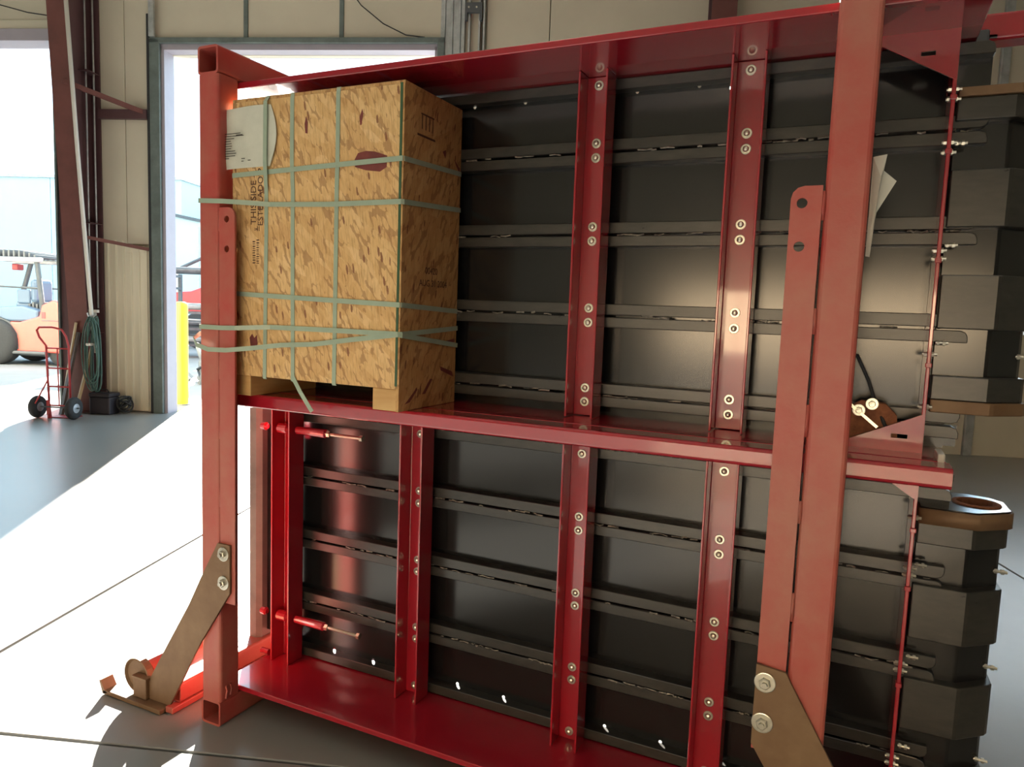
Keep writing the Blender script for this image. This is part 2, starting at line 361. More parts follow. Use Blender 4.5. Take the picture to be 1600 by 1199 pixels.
for u in (4.30, 4.37, 4.50, 4.56): MB().box(u, u+.022, -.07, .02, 0, ZC).build('track_rail', 'galv', t1)
MB().box(4.33, 4.55, -.12, -.07, 5.38, 5.50).build('bracket', 'fk_grey', t1); MB().box(4.33, 4.36, -.12, -.07, 5.28, 5.38).build('bracket', 'fk_grey', t1); MB().box(4.52, 4.55, -.12, -.07, 5.28, 5.38).build('bracket', 'fk_grey', t1)
for u in (4.38, 4.48): MB().lathe((u, -.13, 5.44), (0, 1, 0), [(0, .012), (.012, .012)], 10).build('bolt', 'zinc', t1)
# rest of the room
wl_ = wempty('wall_left', label='cream metal side wall of the workshop'); MB().box(U0-.3, U0, V0, .3, 0, ZC).build('sheet', 'cream', wl_)
wr_ = wempty('wall_right', label='cream metal side wall far right'); MB().box(U1, U1+.3, V0, .3, 0, ZC).build('sheet', 'cream', wr_)
wf = wempty('wall_front', label='cream wall behind the viewer, its unseen opening added for reflections')
for a, b, z0, z1 in ((U0, -.1, 0, ZC), (-.1, 5.25, 2.1, ZC), (5.25, U1, 0, ZC)):  # the gap is an added opening that brightens the panel reflections
    MB().box(a, b, V0-.3, V0, z0, z1).build('sheet', 'cream', wf)
ob = empty('bounce_building', W(2, V0-22, -.012), WA, 'unseen sand-coloured building added behind the viewer for warm reflections', 'building', local=True)  # unseen building, added as a warm bright view for the rear opening
for k in range(8): MB().box(-24+k*6, -18.05+k*6, -6, 0, 0, 9.0).build('wall_panel', 'sand', ob)
ce = wempty('ceiling', label='white insulated metal ceiling'); MB().box(U0-.3, U1+.3, V0-.3, .3, ZC, ZC+.2).build('sheet', 'ceil', ce)

# unseen fill lamps, added above the frame to brighten the rack
for i, (u, v) in enumerate(((1.0, -12.5), (6.0, -12.5), (11.0, -12.5), (3.5, -9.0), (9.5, -9.0), (-4.0, -10.5))):
    p = W(u, v, ZC-.75)
    lp = empty('fill_lamp', p, 0, 'unseen round warm fill lamp added under the ceiling', 'lamp', 'added fill lamps above the rack')
    MB().lathe(p+Vector((0, 0, 0)), (0, 0, 1), [(.0, .24), (.12, .2), (.3, .07), (.36, .07)], 20).build('shade', 'galv', lp, smooth=True)
    MB().lathe(p+Vector((0, 0, -.012)), (0, 0, 1), [(0, .22), (.01, .22)], 20).build('lens', 'lamp', lp)
    MB().tube([p+Vector((0, 0, .36)), p+Vector((0, 0, .75))], .01, 6).build('hanger', 'galv', lp)

# tapered column between the doors, with braces and girts
colm = empty('steel_column', W(-.84, -.3, 0), WA, 'dark red tapered steel column between the two open doors', 'column', 'steel columns', local=True)
def CL(u, v, z): return (u+.84, v+.3, z)
def q8(pts): return [CL(*p) for p in pts]
zt = ZC-.02
vin = lambda z: -.30-.066*z
mb = MB()
for (z0, z1) in ((0, zt),):
    a = q8([(-.97, vin(z0), z0), (-.70, vin(z0), z0), (-.70, vin(z0)+.022, z0), (-.97, vin(z0)+.022, z0), (-.97, vin(z1), z1), (-.70, vin(z1), z1), (-.70, vin(z1)+.022, z1), (-.97, vin(z1)+.022, z1)])
    mb.add(a, [(0, 3, 2, 1), (4, 5, 6, 7), (0, 1, 5, 4), (1, 2, 6, 5), (2, 3, 7, 6), (3, 0, 4, 7)])
mb.build('inner_flange', 'primer', colm)
mb = MB(); a = q8([(-.842, vin(0)+.02, 0), (-.828, vin(0)+.02, 0), (-.828, -.015, 0), (-.842, -.015, 0), (-.842, vin(zt)+.02, zt), (-.828, vin(zt)+.02, zt), (-.828, -.015, zt), (-.842, -.015, zt)])
mb.add(a, [(0, 3, 2, 1), (4, 5, 6, 7), (0, 1, 5, 4), (1, 2, 6, 5), (2, 3, 7, 6), (3, 0, 4, 7)]); mb.build('web', 'primer_dark', colm)
mb = MB(); x0, y0, _ = CL(-.98, -.03, 0); x1, y1, _ = CL(-.70, -.008, 0); mb.box(x0, x1, y0, y1, 0, zt).build('outer_flange', 'primer_dark', colm)
mb = MB(); x0, y0, _ = CL(-1.0, -.34, 0); x1, y1, _ = CL(-.68, 0, 0); mb.box(x0, x1, y0, y1, 0.001, .025).build('base_plate', 'primer_dark', colm)
for z in (1.1, 2.6, 4.6): MB().box(*[c for p in zip(CL(-.828, -.28, 0)[:2], CL(-.70, -.03, 0)[:2]) for c in p], z, z+.012).build('stiffener', 'primer_dark', colm)
for u, zz in ((7.53, 0), (9.80, 0)):
    c2 = empty('steel_column', W(u, -.15, 0), WA, 'brown steel wall column showing above the top rail, %s' % ('left of the right-hand red post' if u < 8 else 'just right of the right-hand red post'), 'column', 'steel columns', local=True)
    MB().box(-.15, .15, -.15, -.13, 0, zt).build('flange', 'primer', c2); MB().box(-.01, .01, -.13, .12, 0, zt).build('web', 'primer_dark', c2); MB().box(-.15, .15, .12, .14, 0, zt).build('flange', 'primer_dark', c2)
    if u > 8: MB().box(.17, .22, -.12, -.06, 0, zt).build('conduit', 'galv', c2)
def girt(name, pa, pb, w, h, label, mat='primer'):
    p0 = W(*pa); p1 = W(*pb); o = MB().bar(p0-p0, p1-p0, w, h)
    ob = o.build(name, mat); ob.location = p0; return tag(ob, label, 'beam')
girt('flange_brace', (-.80, -.60, 4.36), (-.0, -.02, 4.10), .05, .06, 'sloping dark red brace from the column to the pier, upper one')
girt('flange_brace', (-.80, -.44, 2.42), (-.0, -.03, 2.28), .04, .045, 'sloping dark red brace from the column to the pier, lower one')
girt('wall_girt', (-.70, -.045, 4.09), (-.0, -.045, 4.09), .08, .12, 'dark horizontal girt across the cream pier', 'primer_dark')
def pipe_thing(name, pts, r, mat, label, cat, n=8):
    p0 = Vector(pts[0]); mb = MB().tube([Vector(p)-p0 for p in pts], r, n); o = mb.build(name, mat, smooth=True); o.location = p0; return tag(o, label, cat)
pipe_thing('conduit_pipe', [W(-.70, -.67, 5.6), W(-.66, -.55, 3.5), W(-.58, -.44, 1.2), W(-.55, -.42, .85)], .026, 'conduit', 'long white conduit running down the tapered column', 'pipe')
pipe_thing('conduit_pipe', [W(-.775, -.2, 6.5), W(-.775, -.2, 1.3)], .012, 'galv', 'thin grey conduit on the dark column web, left one', 'pipe')
pipe_thing('conduit_pipe', [W(-.735, -.1, 6.5), W(-.735, -.1, 1.45)], .012, 'galv', 'thin grey conduit on the dark column web, right one', 'pipe')
sw = empty('switch_box', W(-.72, -.24, 1.28), WA, 'small grey switch box on the column', 'box', local=True)
MB().box(-.05, .05, -.06, .02, 0, .11).build('housing', 'galv', sw, bevel=.006); MB().box(-.03, .10, -.05, 0, .11, .15).build('lever', 'conduit', sw)
pipe_thing('hanging_cable', [W(-3.2, -.06, 5.95), W(-2.6, -.06, 5.68), W(-2.1, -.06, 5.52), W(-1.7, -.06, 5.42), W(-1.2, -.06, 5.35)], .008, 'rubber', 'thin dark cable drooping over the left door', 'cable', 6)
pipe_thing('hanging_cable', [W(2.75, -.04, 5.75), W(2.95, -.04, 5.5), W(3.25, -.04, 5.27), W(3.55, -.04, 5.13), W(3.8, -.04, 5.10)], .008, 'rubber', 'thin dark cable drooping over the door behind the rack', 'cable', 6)

# ------------------------------------------------------------------ red storage rack
w_ = .097; DX = 2.079; HR = 2.506; RB = 1.15
rack = empty('storage_rack', (0, 0, 0), 0, 'tall red square-tube steel rack with two posts, filling the foreground', 'rack')
for x in (0, DX):
    MB().hollow('z', w_, HR-w_, x, x+w_, 0, w_).build('post', 'red_dusty', rack)
    MB().hollow('y', 0, RB, x, x+w_, 0, w_).build('base_tube', 'red_dusty', rack)
    MB().hollow('y', 0, RB, x, x+w_, HR-w_, HR).build('top_tube', 'red_dusty', rack)
    MB().hollow('z', w_, HR-w_, x, x+w_, RB-w_, RB).build('post', 'red_dusty', rack)
    if x == 0:
        mb = MB()
        for k in (0, 1): mb.tube([(w_+.002, .026+.022*k, .105+.006*k), (w_+.004, .030+.022*k, .135), (w_+.002, .026+.022*k, .155)], .004, 6)
        mb.build('weld_bead', 'red_dusty', rack)['kind'] = 'stuff'
    # bolt-on angle beside the tube
    xa, xb = (x+w_+.006, x+w_+.078) if x == 0 else (x-.075, x-.004)
    zt_ = 1.947; r = .03
    if x == 0: out = [(xa, .50), (xb, .50)] + [(xb-r+r*math.cos(math.radians(a)), zt_-r+r*math.sin(math.radians(a))) for a in (0, 30, 60, 90)] + [(xa, zt_)]
    else: out = [(xa, .50), (xb, .50), (xb, zt_)] + [(xa+r+r*math.cos(math.radians(a)), zt_-r+r*math.sin(math.radians(a))) for a in (90, 120, 150, 180)]
    hx = .137 if x == 0 else 2.030
    me = plate_mesh(out, [circle(hx, 1.906, .0125), circle(hx, 1.802, .0125)], .010, lambda a, b, t: (a, t-.002, b))
    link('bracket', me, 'red_dusty', rack)
    MB().box(xb-.01 if x else xa, xb if x else xa+.01, .008, .040, .5, zt_-.01).build('bracket_web', 'red_dusty', rack)
    mb = MB(); random.seed(3)
    for k in range(6):
        z0 = .62+k*.245+random.uniform(-.02, .02); xx = (x-.001) if x else x+w_+.002
        mb.tube([(xx, .006, z0), (xx, .003, z0+.03), (xx, .006, z0+.055+random.uniform(0, .03))], .0055, 6)
    mb.build('weld_bead', 'red_dusty', rack, smooth=True)['kind'] = 'stuff'
MB().hollow('x', .0, 2.41, .099, .200, 1.225, 1.277, t=.006, r=.010).build('cross_tube', 'red', rack)
MB().hollow('x', w_, DX, RB-w_, RB, 1.225, 1.277, t=.006, r=.010).build('cross_tube', 'red', rack)
MB().hollow('x', w_, DX, RB-w_, RB, 0, w_, t=.006, r=.010).build('cross_tube', 'red', rack)

MB().hollow('x', w_, DX, .385, .465, .002, .0985, t=.006, r=.010).build('cross_tube', 'red', rack)  # unseen tube, added to keep sun off the floor under the rail
# folding feet: brown plates bolted to the angles
def washer_bolt_mesh(R, name):
    mb = MB(); mb.lathe((0, 0, 0), (0, -1, 0), [(0, R), (.003, R), (.0035, R*.93)], 24)
    mb.lathe((0, -.003, 0), (0, -1, 0), [(0, R*.58), (.010, R*.55), (.0115, R*.46)], 6); mb.lathe((0, -.012, 0), (0, -1, 0), [(0, R*.30), (.010, R*.28)], 12)
    me = mb.mesh(name); me.materials.append(M['zinc']); return me
FOOTB = washer_bolt_mesh(.0265, 'foot_bolt')
def foot(side):
    s = 1 if side == 'L' else -1
    X = lambda x: x if side == 'L' else 2.176-(x-0.0)      # mirror about the rack centre
    f = empty('folding_foot', (X(-.18), -.01, 0), 0, 'brown steel folding foot bolted to the %s red post' % ('left-hand' if side == 'L' else 'near right-hand'), 'foot', 'folding feet of the rack')
    poly = [(.100, .727), (.160, .727), (.160, .545), (.011, .325), (-.160, .022), (-.275, .022), (-.275, .10), (-.205, .215), (-.05, .46), (.012, .575), (.085, .70)]
    if side == 'R':
        poly = [(.10, .727), (.172, .735), (.172, .520), (.03, .30), (-.160, .022), (-.30, .022), (-.30, .10), (-.20, .215), (.085, .70)]
    pp = [(X(a), b) for a, b in poly]
    link('side_plate', plate_mesh(pp, [], .010, lambda a, b, t: (a-(X(-.18)), t-.014+.01, b)), 'rust', f)
    bx = .131 if side == 'L' else X(.148)
    for z in (.691, .582): inst('foot_bolt', FOOTB, f, (bx if side == 'L' else bx, -.0145, z))
    x0, x1 = sorted((X(-.50), X(-.165)))
    MB().box(x0, x1, -.055, .0, .002, .020).build('base_bar', 'rust', f, bevel=.003)
    e = X(-.50)
    MB().prism([(e, .004), (e+s*.03, .012), (e+s*.012, .02), (e-s*.012, .058), (e-s*.02, .055), (e-s*.006, .02)], -.055, 0, 'y').build('lip', 'rust', f)
    xr0, xr1 = sorted((X(-.165), X(-.13)))
    xt0, xt1 = sorted((X(-.215), X(-.130)))
    MB().hollow('y', .012, RB, xt0, xt1, .030 if side == 'L' else .012, .112 if side == 'L' else .095, t=.006, r=.01).build('skid_tube', 'red_dusty', f)
    MB().box(*sorted((X(-.165), X(-.125))), -.03, .5, .004, .028).build('skid_flange', 'red_dusty', f, bevel=.003)
    c = X(-.358)
    MB().lathe((c, .02, .095), (0, -1, 0), [(0, .071), (.028, .071), (.030, .066), (.020, .06)], 28).build('roller_cap', 'rust', f, smooth=False)
    MB().lathe((c, .03, .090), (0, 1, 0), [(0, .062), (.32, .062)], 28).build('roller', 'red_dusty', f, smooth=False)
    MB().box(*sorted((X(-.350), X(-.275))), -.03, .0, .020, .10).build('roller_bracket', 'rust', f, bevel=.004)
    MB().box(*sorted((X(-.352), X(-.27))), -.034, -.002, .10, .110).build('roller_tab', 'rust', f)
    MB().box(*sorted((X(-.232), X(-.226))), -.008, -.0035, .025, .075).build('slot', 'joint', f)
foot('L'); foot('R')

# ------------------------------------------------------------------ the two black slatted units with red ribs
def bolt_mesh():
    mb = MB(); mb.lathe((0, 0, 0), (0, -1, 0), [(0, .0155), (.0025, .0155), (.003, .0145)], 20)
    mb.lathe((0, -.003, 0), (0, -1, 0), [(0, .0095), (.004, .009), (.008, .0065), (.0095, .002)], 12)
    me = mb.mesh('bolt'); me.materials.append(M['zinc'])
    return me
BOLT = bolt_mesh()
def hexbolt_mesh():
    mb = MB(); mb.lathe((-.014, 0, 0), (1, 0, 0), [(0, .010), (.009, .010)], 6); mb.lathe((.006, 0, 0), (1, 0, 0), [(0, .011), (.010, .011)], 6); mb.lathe((-.018, 0, 0), (1, 0, 0), [(0, .006), (.044, .006)], 8)
    me = mb.mesh('end_bolt'); me.materials.append(M['zinc']); return me
EBOLT = hexbolt_mesh()
RIBS = ((.048, .145), (.672, .771), (1.318, 1.415), (1.788, 1.887))
XL, XR = .03, 2.45
def slat(parent, z0, z1, holes_z, lips=(1, 1), g=.004):
    """one black slat: face with forward lips at both edges"""
    za, zb = z0+g, z1-g; YF = .455; YL = .412
    hz = [h for h in holes_z if za+.03 < h < zb-.03]
    mb = MB()
    x0, x1 = XL, XR; xl = .055
    if hz:
        h = hz[0]; c = .02; hs = [.27+.2*k for k in range(10) if abs(.27+.2*k-.72) > .07]
        def quad(a, b, c_, d): mb.add([(a, YF, c_), (b, YF, c_), (b, YF, d), (a, YF, d)], [(0, 1, 2, 3)])
        quad(x0, x1, za, h-c); quad(x0, x1, h+c, zb); last = x0
        for X in hs:
            quad(last, X-c, h-c, h+c); last = X+c
            sq = [(X+c, h), (X+c, h+c), (X, h+c), (X-c, h+c), (X-c, h), (X-c, h-c), (X, h-c), (X+c, h-c)]
            ci = [(X+.0062*math.cos(k*pi/4), h+.0062*math.sin(k*pi/4)) for k in range(8)]
            mb.add([(a, YF, b) for a, b in sq+ci], [(k, (k+1) % 8, 8+(k+1) % 8, 8+k) for k in range(8)])
        quad(last, x1, h-c, h+c)
    else:
        mb.box(x0, x1, YF, YF+.006, za, zb)
    o = mb.build('slat', 'black', parent)
    for k, (a, b) in enumerate(((za, za+.036), (zb-.034, zb))):
        if not lips[k]: continue
        r = .018
        if k == 1: prof = [(xl, a), (XR, a), (XR, b-r), (XR-.3*r, b-.3*r), (XR-r, b), (xl, b)]
        else: prof = [(xl, a), (XR-r, a), (XR-.3*r, a+.3*r), (XR, a+r), (XR, b), (xl, b)]
        MB().prism(prof, YL, YF+.002, 'y').build('lip', 'black_dust', o, bevel=.002, seg=1)
    return o
def seam_debris(parent, z):
    random.seed(int(z*1000)); mb = MB(); x = .12
    while x < XR-.05:
        L_ = random.uniform(.008, .05)
        if random.random() < .62:
            zz = z+random.uniform(-.003, .003); yy = .4115
            mb.tube([(x, yy, zz), (x+L_*.5, yy-.0015, zz+random.uniform(-.004, .004)), (x+L_, yy, zz+random.uniform(-.003, .003))], random.uniform(.0014, .0036), 5)
        x += L_*random.uniform(.8, 1.8)
    mb.build('weld_bead', 'weld', parent)['kind'] = 'stuff'
def drum_profile(x0, yf, xr, yb):
    return [(x0, yf), (xr-.095, yf), (xr-.085, yf+.004), (xr-.008, yf+.070), (xr, yf+.085), (xr-.002, yb-.06), (xr-.03, yb-.02), (xr-.09, yb), (x0, yb)]
def unit(which):
    up = which == 'upper'
    z0, z1 = (1.277, 2.405) if up else (.1, 1.225)
    name = 'slat_frame'
    lab = ('black slatted steel unit with red ribs on the upper rack level, behind the crate' if up else 'black slatted steel unit with red ribs on the lower level of the rack')
    base_z = 1.262 if up else .1
    t = empty(name, (1.2, .42, base_z), 0, lab, 'steel unit', 'slatted units on the rack')
    if up:
        MB().box(.0, 2.405, .100, .47, 2.383, 2.405).build('top_rail', 'red', t, bevel=.003)
        MB().box(.05, 2.405, .203, .47, 1.262, 1.277).build('bottom_rail', 'red', t, bevel=.003)
        MB().box(2.385, 2.402, .203, .30, 1.262, 1.296).build('lit_rail_end', 'conduit', t, bevel=.003)  # lit end of the red rail, its brightness put in as white
        zz0, zz1 = 1.279, 2.382
        seams = [1.279, 1.348, 1.615, 1.882, 2.15, 2.383]
        bolts = [2.355, 2.173, 2.127, 1.905, 1.859, 1.639, 1.591, 1.372, 1.325]; hz = [2.362-.012]
    else:
        MB().box(.0, 2.405, .100, .47, .100, .120).build('bottom_rail', 'red', t, bevel=.003)
        MB().box(.05, 2.405, .203, .47, 1.228, 1.245).build('top_rail', 'red', t, bevel=.003)
        zz0, zz1 = .121, 1.227
        seams = [.12, .364, .635, .903, 1.17, 1.227]
        bolts = [1.146, .927, .879, .657, .611, .388, .341, .151]; hz = [.158]
    for i in range(len(seams)-1):
        a, b = seams[i], seams[i+1]
        lip = (1, 1) if b-a > .1 else ((0, 1) if up else (1, 0))
        hole = []
        if up and i == len(seams)-2: hole = [2.345]
        if not up and i == 0: hole = [.164]
        slat_hole(t, a, b, hole, lip)
        if 0 < i: seam_debris(t, a)
        MB().box(XL, XR-.03, .462, .467, a-.02 if i else a-.004, a+.02).build('seam_light_block', 'black', t)  # strips added behind the seams to block light leaking through
    for (xa, xb) in (RIBS[2:] if up else RIBS):
        r_ = MB(); th = .007
        poly = [(xa, .312), (xa+th, .312), (xa+th, .392-.006), (xb-th, .392-.006), (xb-th, .312), (xb, .312), (xb, .398), (xa, .398)]
        ro = r_.prism(poly, zz0, zz1, 'z').build('rib', 'red', t, bevel=.002, seg=2)
        if xa > .1:
            for z in bolts: inst('bolt', BOLT, ro, ((xa+xb)/2-.004, .3862, z))
    # end plate and gussets
    for s_ in ((2.349, 2.359),):
        ep = MB().box(s_[0], s_[1], .312, .450, zz0, zz1).build('end_plate', 'red', t, bevel=.002)
        zs = [2.24, 2.215, 2.104, 2.078, 1.822, 1.80, 1.544, 1.40] if up else [1.09, .945, .925, .665, .645, .385, .365]
        for z in zs: inst('end_bolt', EBOLT, ep, (2.354, .345, z)).scale = (.8, .72, .72)
        for z in zs[::2]: MB().box(2.346, 2.362, .306, .33, z-.035, z-.022).build('joint_collar', 'red', ep, bevel=.002)
    def gus(poly, holes): link('gusset', plate_mesh(poly, holes, .009, lambda a, b, c: (a-1.2, .308+c-.42, b-base_z)), 'red', t)
    slot = lambda cx, cz, w, h: [(cx-w, cz-h), (cx+w, cz-h), (cx+w, cz+h), (cx-w, cz+h)]
    if up:
        gus([(2.13, 2.383), (2.358, 2.383), (2.358, 2.255), (2.344, 2.262)], [slot(2.288, 2.327, .017, .006)])
        gus([(2.13, 1.277), (2.358, 1.277), (2.358, 1.385), (2.344, 1.378)], [slot(2.300, 1.318, .020, .006)])
    else:
        gus([(2.23, 1.228), (2.358, 1.228), (2.358, 1.145), (2.344, 1.152)], [])
    # rounded ends: recessed core, proud bands, brown rims
    if up: bands = [(2.172, 2.231), (1.89, 2.042), (1.615, 1.762), (1.418, 1.485)]; rims = [(2.231, 2.256), (1.383, 1.418)]; core = (1.40, 2.245)
    else: bands = [(1.006, 1.066), (.727, .886), (.452, .605), (.17, .335)]; rims = [(1.066, 1.110)]; core = (.14, 1.08)
    for mir in (0, 1):
        def P(prof): return prof if not mir else [(2.40-a, b) for a, b in prof][::-1]
        if mir:
            MB().prism([(-.225, .47), (-.205, .452), (-.17, .452), (-.15, .47), (-.15, .56), (-.17, .58), (-.205, .58), (-.225, .56)], core[0]-.03, core[1]+(.12 if not up else .03), 'z').build('end_shell', 'end_glare', t, smooth=False)
            MB().box(-.15, XL+.01, .50, .53, core[0], core[1]).build('shell_web', 'black', t)
            continue
        MB().prism(P(drum_profile(2.372, .432, 2.592, .61)), core[0], core[1], 'z').build('end_core', 'black', t, bevel=.003)
        for a, b in bands: MB().prism(P(drum_profile(2.372, .396, 2.600, .64)), a, b, 'z').build('end_band', 'black_dust', t, bevel=.003)
        for a, b in rims:
            pr = P(drum_profile(2.372, .386, 2.608, .65))
            if not up and not mir:
                link('end_rim', plate_mesh(pr, [circle(2.525, .525, .062, 20)], b-a, lambda p, q, c: (p-1.2, q-.42, a+c-base_z)), 'rust', t)
                MB().lathe((2.525, .525, a), (0, 0, 1), [(0, .061), (b-a+.008, .061), (b-a+.008, .050), (.006, .048)], 24).build('pipe_end', 'rust_red', t, smooth=False)
                pr2 = P(drum_profile(2.375, .390, 2.602, .646))
                link('end_cap', plate_mesh(pr2, [circle(2.525, .525, .0635, 20)], .004, lambda p, q, c: (p-1.2, q-.42, b+c-base_z)), 'black', t)
            else: MB().prism(pr, a, b, 'z').build('end_rim', 'rust', t, bevel=.003)
        if not mir:
            for z in ((1.822, 1.544) if up else (.93, .645, .36)):
                inst('end_bolt', EBOLT, t, (2.592, .50, z)).scale = (.8, .75, .75)
            for z in ((2.11, 1.84, 1.575) if up else (.945, .672, .40)):
                inst('band_bolt', EBOLT, t, (2.385, .39, z)).scale = (.7, .7, .7)
    return t
def slat_hole(t, a, b, hole, lip):
    return slat(t, a, b, hole, lip)
UPR = unit('upper'); LOW = unit('lower')
# adjuster pins on the first rib of the lower unit
for z in (1.108, .312):
    pn = MB(); pn.lathe((.152, .345, z), (1, 0, 0), [(0, .010), (.006, .016), (.15, .018), (.158, .012)], 14); h = pn.build('pin_handle', 'red', LOW, smooth=False)
    MB().lathe((-.03, .345, z), (1, 0, 0), [(0, .015), (.022, .017), (.03, .010)], 12).build('pin_knob', 'red', LOW)
    MB().lathe((.055, .345, z), (1, 0, 0), [(0, .012), (.01, .022), (.055, .022), (.065, .012)], 12).build('pin_collar', 'red', LOW)
    MB().lathe((.308, .345, z), (1, 0, 0), [(0, .013), (.016, .013)], 6).build('pin_nut', 'steel', LOW)
    MB().lathe((.324, .345, z), (1, 0, 0), [(0, .007), (.15, .007)], 12).build('pin_rod', 'steel', LOW)
    MB().lathe((.47, .345, z), (1, 0, 0), [(0, .013), (.013, .013)], 6).build('pin_head', 'steel', LOW)
MB().lathe((-.03, .345, .134), (1, 0, 0), [(0, .012), (.04, .012)], 12).build('pin_knob', 'red', LOW)
# hinge block behind the right-hand post
hb = empty('hinge_block', (2.23, .36, 1.277), 0, 'rusty hinge block with two pale washers on the rail right of the near post', 'hinge')
link('block', plate_mesh([(2.165, 1.279), (2.30, 1.279), (2.292, 1.37), (2.262, 1.40), (2.20, 1.405), (2.17, 1.38)], [], .05, lambda a, b, c: (a-2.23, .335+c-.36, b-1.277)), 'rust_red', hb)
for x, z in ((2.228, 1.398), (2.196, 1.378)): inst('washer_bolt', washer_bolt_mesh(.017, 'washer_bolt'), hb, (x, .335, z))
MB().bar((2.165, .325, 1.40), (2.245, .325, 1.335), .006, .008).build('pin', 'steel', hb)
MB().tube([(2.18, .40, 1.53), (2.215, .37, 1.46), (2.24, .35, 1.39), (2.275, .32, 1.32)], .005, 6).build('cable', 'rubber', hb, smooth=True)
# long red rail beyond the end of the upper unit
lr = empty('top_rail_beam', (2.9, .56, 2.40), 0, 'long red square rail running out past the top right corner', 'beam')
MB().hollow('x', 2.20, 3.9, .50, .58, 2.406, 2.478, t=.006, r=.008).build('tube', 'red', lr)
MB().box(2.372, 2.44, .478, .50, 2.347, 2.43).build('grey_block', 'fk_grey', lr, bevel=.006)
MB().box(2.39, 2.46, .50, .505, 2.41, 2.42).build('tab', 'fk_grey', lr)

# ------------------------------------------------------------------ OSB crate
CX0, CX1, CY0, CY1, CZ0, CZ1 = .118, .845, .045, .410, 1.278, 2.315
cr = empty('shipping_crate', ((CX0+CX1)/2, (CY0+CY1)/2, CZ0), 0, 'tall strand-board shipping crate strapped with green bands on the rack', 'crate')
FP = 1.352
MB().box(CX0, CX1-.012, CY0, CY0+.011, FP, CZ1).build('front_panel', 'osb_front', cr, bevel=.001, seg=1)
MB().box(CX1-.011, CX1, CY0-.001, CY1, CZ0, CZ1).build('side_panel', 'osb_side_shaded', cr, bevel=.001, seg=1)
MB().box(CX0, CX0+.011, CY0+.012, CY1, CZ0, CZ1).build('side_panel', 'osb_side_shaded', cr, bevel=.001, seg=1)
MB().box(CX0+.012, CX1-.012, CY1-.011, CY1, FP, CZ1).build('back_panel', 'osb_front', cr)
MB().box(CX0, CX1, CY0+.001, CY1, CZ1, CZ1+.011).build('lid', 'osb_side_shaded', cr, bevel=.001, seg=1)
MB().box(CX0+.012, CX1-.012, CY0+.012, CY1-.012, FP, FP+.011).build('floor_panel', 'osb_side_shaded', cr)
MB().box(CX0+.012, CX0+.08, CY0+.006, CY1-.004, CZ0, FP-.001).build('skid', 'pine', cr, bevel=.002, seg=1)
MB().box(CX1-.108, CX1-.012, CY0+.006, CY1-.004, CZ0, FP-.001).build('skid', 'pine', cr, bevel=.002, seg=1)
def flatband(parent, name, pts, w, th, mat='strap', wd=(0, 0, 1)):
    """ribbon through pts, width along wd, real thickness"""
    P = [Vector(p) for p in pts]; wdv = Vector(wd).normalized(); mb = MB(); base = 0
    for i, p in enumerate(P):
        tng = (P[min(i+1, len(P)-1)]-P[max(i-1, 0)]).normalized(); wv = (wdv-tng*wdv.dot(tng)).normalized(); nv = tng.cross(wv).normalized()
        for a, b in ((-1, -1), (1, -1), (1, 1), (-1, 1)): mb.v.append(tuple(p+wv*a*w/2+nv*b*th/2))
    for i in range(len(P)-1):
        for k in range(4): mb.f.append((i*4+k, i*4+(k+1) % 4, i*4+4+(k+1) % 4, i*4+4+k))
    n = len(P)*4; mb.f.append((0, 1, 2, 3)); mb.f.append((n-4, n-3, n-2, n-1))
    return mb.build(name, mat, parent) if parent else mb
ys = CY0-.0015
for xa, xb, ztop in ((.284, .272, 2.327), (.392, .402, 2.327), (.586, .582, 2.327)):
    flatband(cr, 'strap', [(xa, CY1+.0008, 1.40), (xa, CY1+.0008, CZ1+.013), (xa, CY0+.02, CZ1+.0135), (xa, CY0+.002, CZ1+.012), (xa, ys-(.012 if xa < .3 else 0), CZ1-.01), (xa, ys-(.014 if xa < .3 else 0), 2.10), ((xa+xb)/2, ys, 2.0), ((xa+xb)/2, ys, 1.85), (xb, ys, FP-.002), (xb, ys+.004, FP-.006)], .0165, .0014, wd=(1, 0, 0))
# tail of the middle strap hanging over the rail
flatband(cr, 'strap_tail', [(.402, ys-.001, 1.375), (.405, ys-.002, 1.36), (.440, ys-.004, 1.312), (.478, ys+.002, 1.258), (.486, ys+.004, 1.247)], .0165, .0014, wd=(.82, 0, .57))
# horizontal bands of the crate
def hband(zl, zr, zb): flatband(cr, 'strap', [(CX0-.002, CY1, zl), (CX0-.002, CY0+.002, zl), (CX0+.002, ys-.0016, zl), (.47, ys-.0016, (zl+zr)/2), (CX1-.003, ys-.0016, zr), (CX1+.0016, CY0+.004, zr), (CX1+.0016, CY1, zb)], .0165, .0014)
hband(2.064, 2.086, 2.102); hband(1.647, 1.626, 1.611)
# dark corner strap on the front right edge
flatband(cr, 'corner_strap', [(CX1-.0115, ys, CZ1+.003), (CX1-.0105, ys, 1.85), (CX1-.0115, ys, FP+.01)], .009, .0016, 'strap_dark', wd=(1, 0, 0))
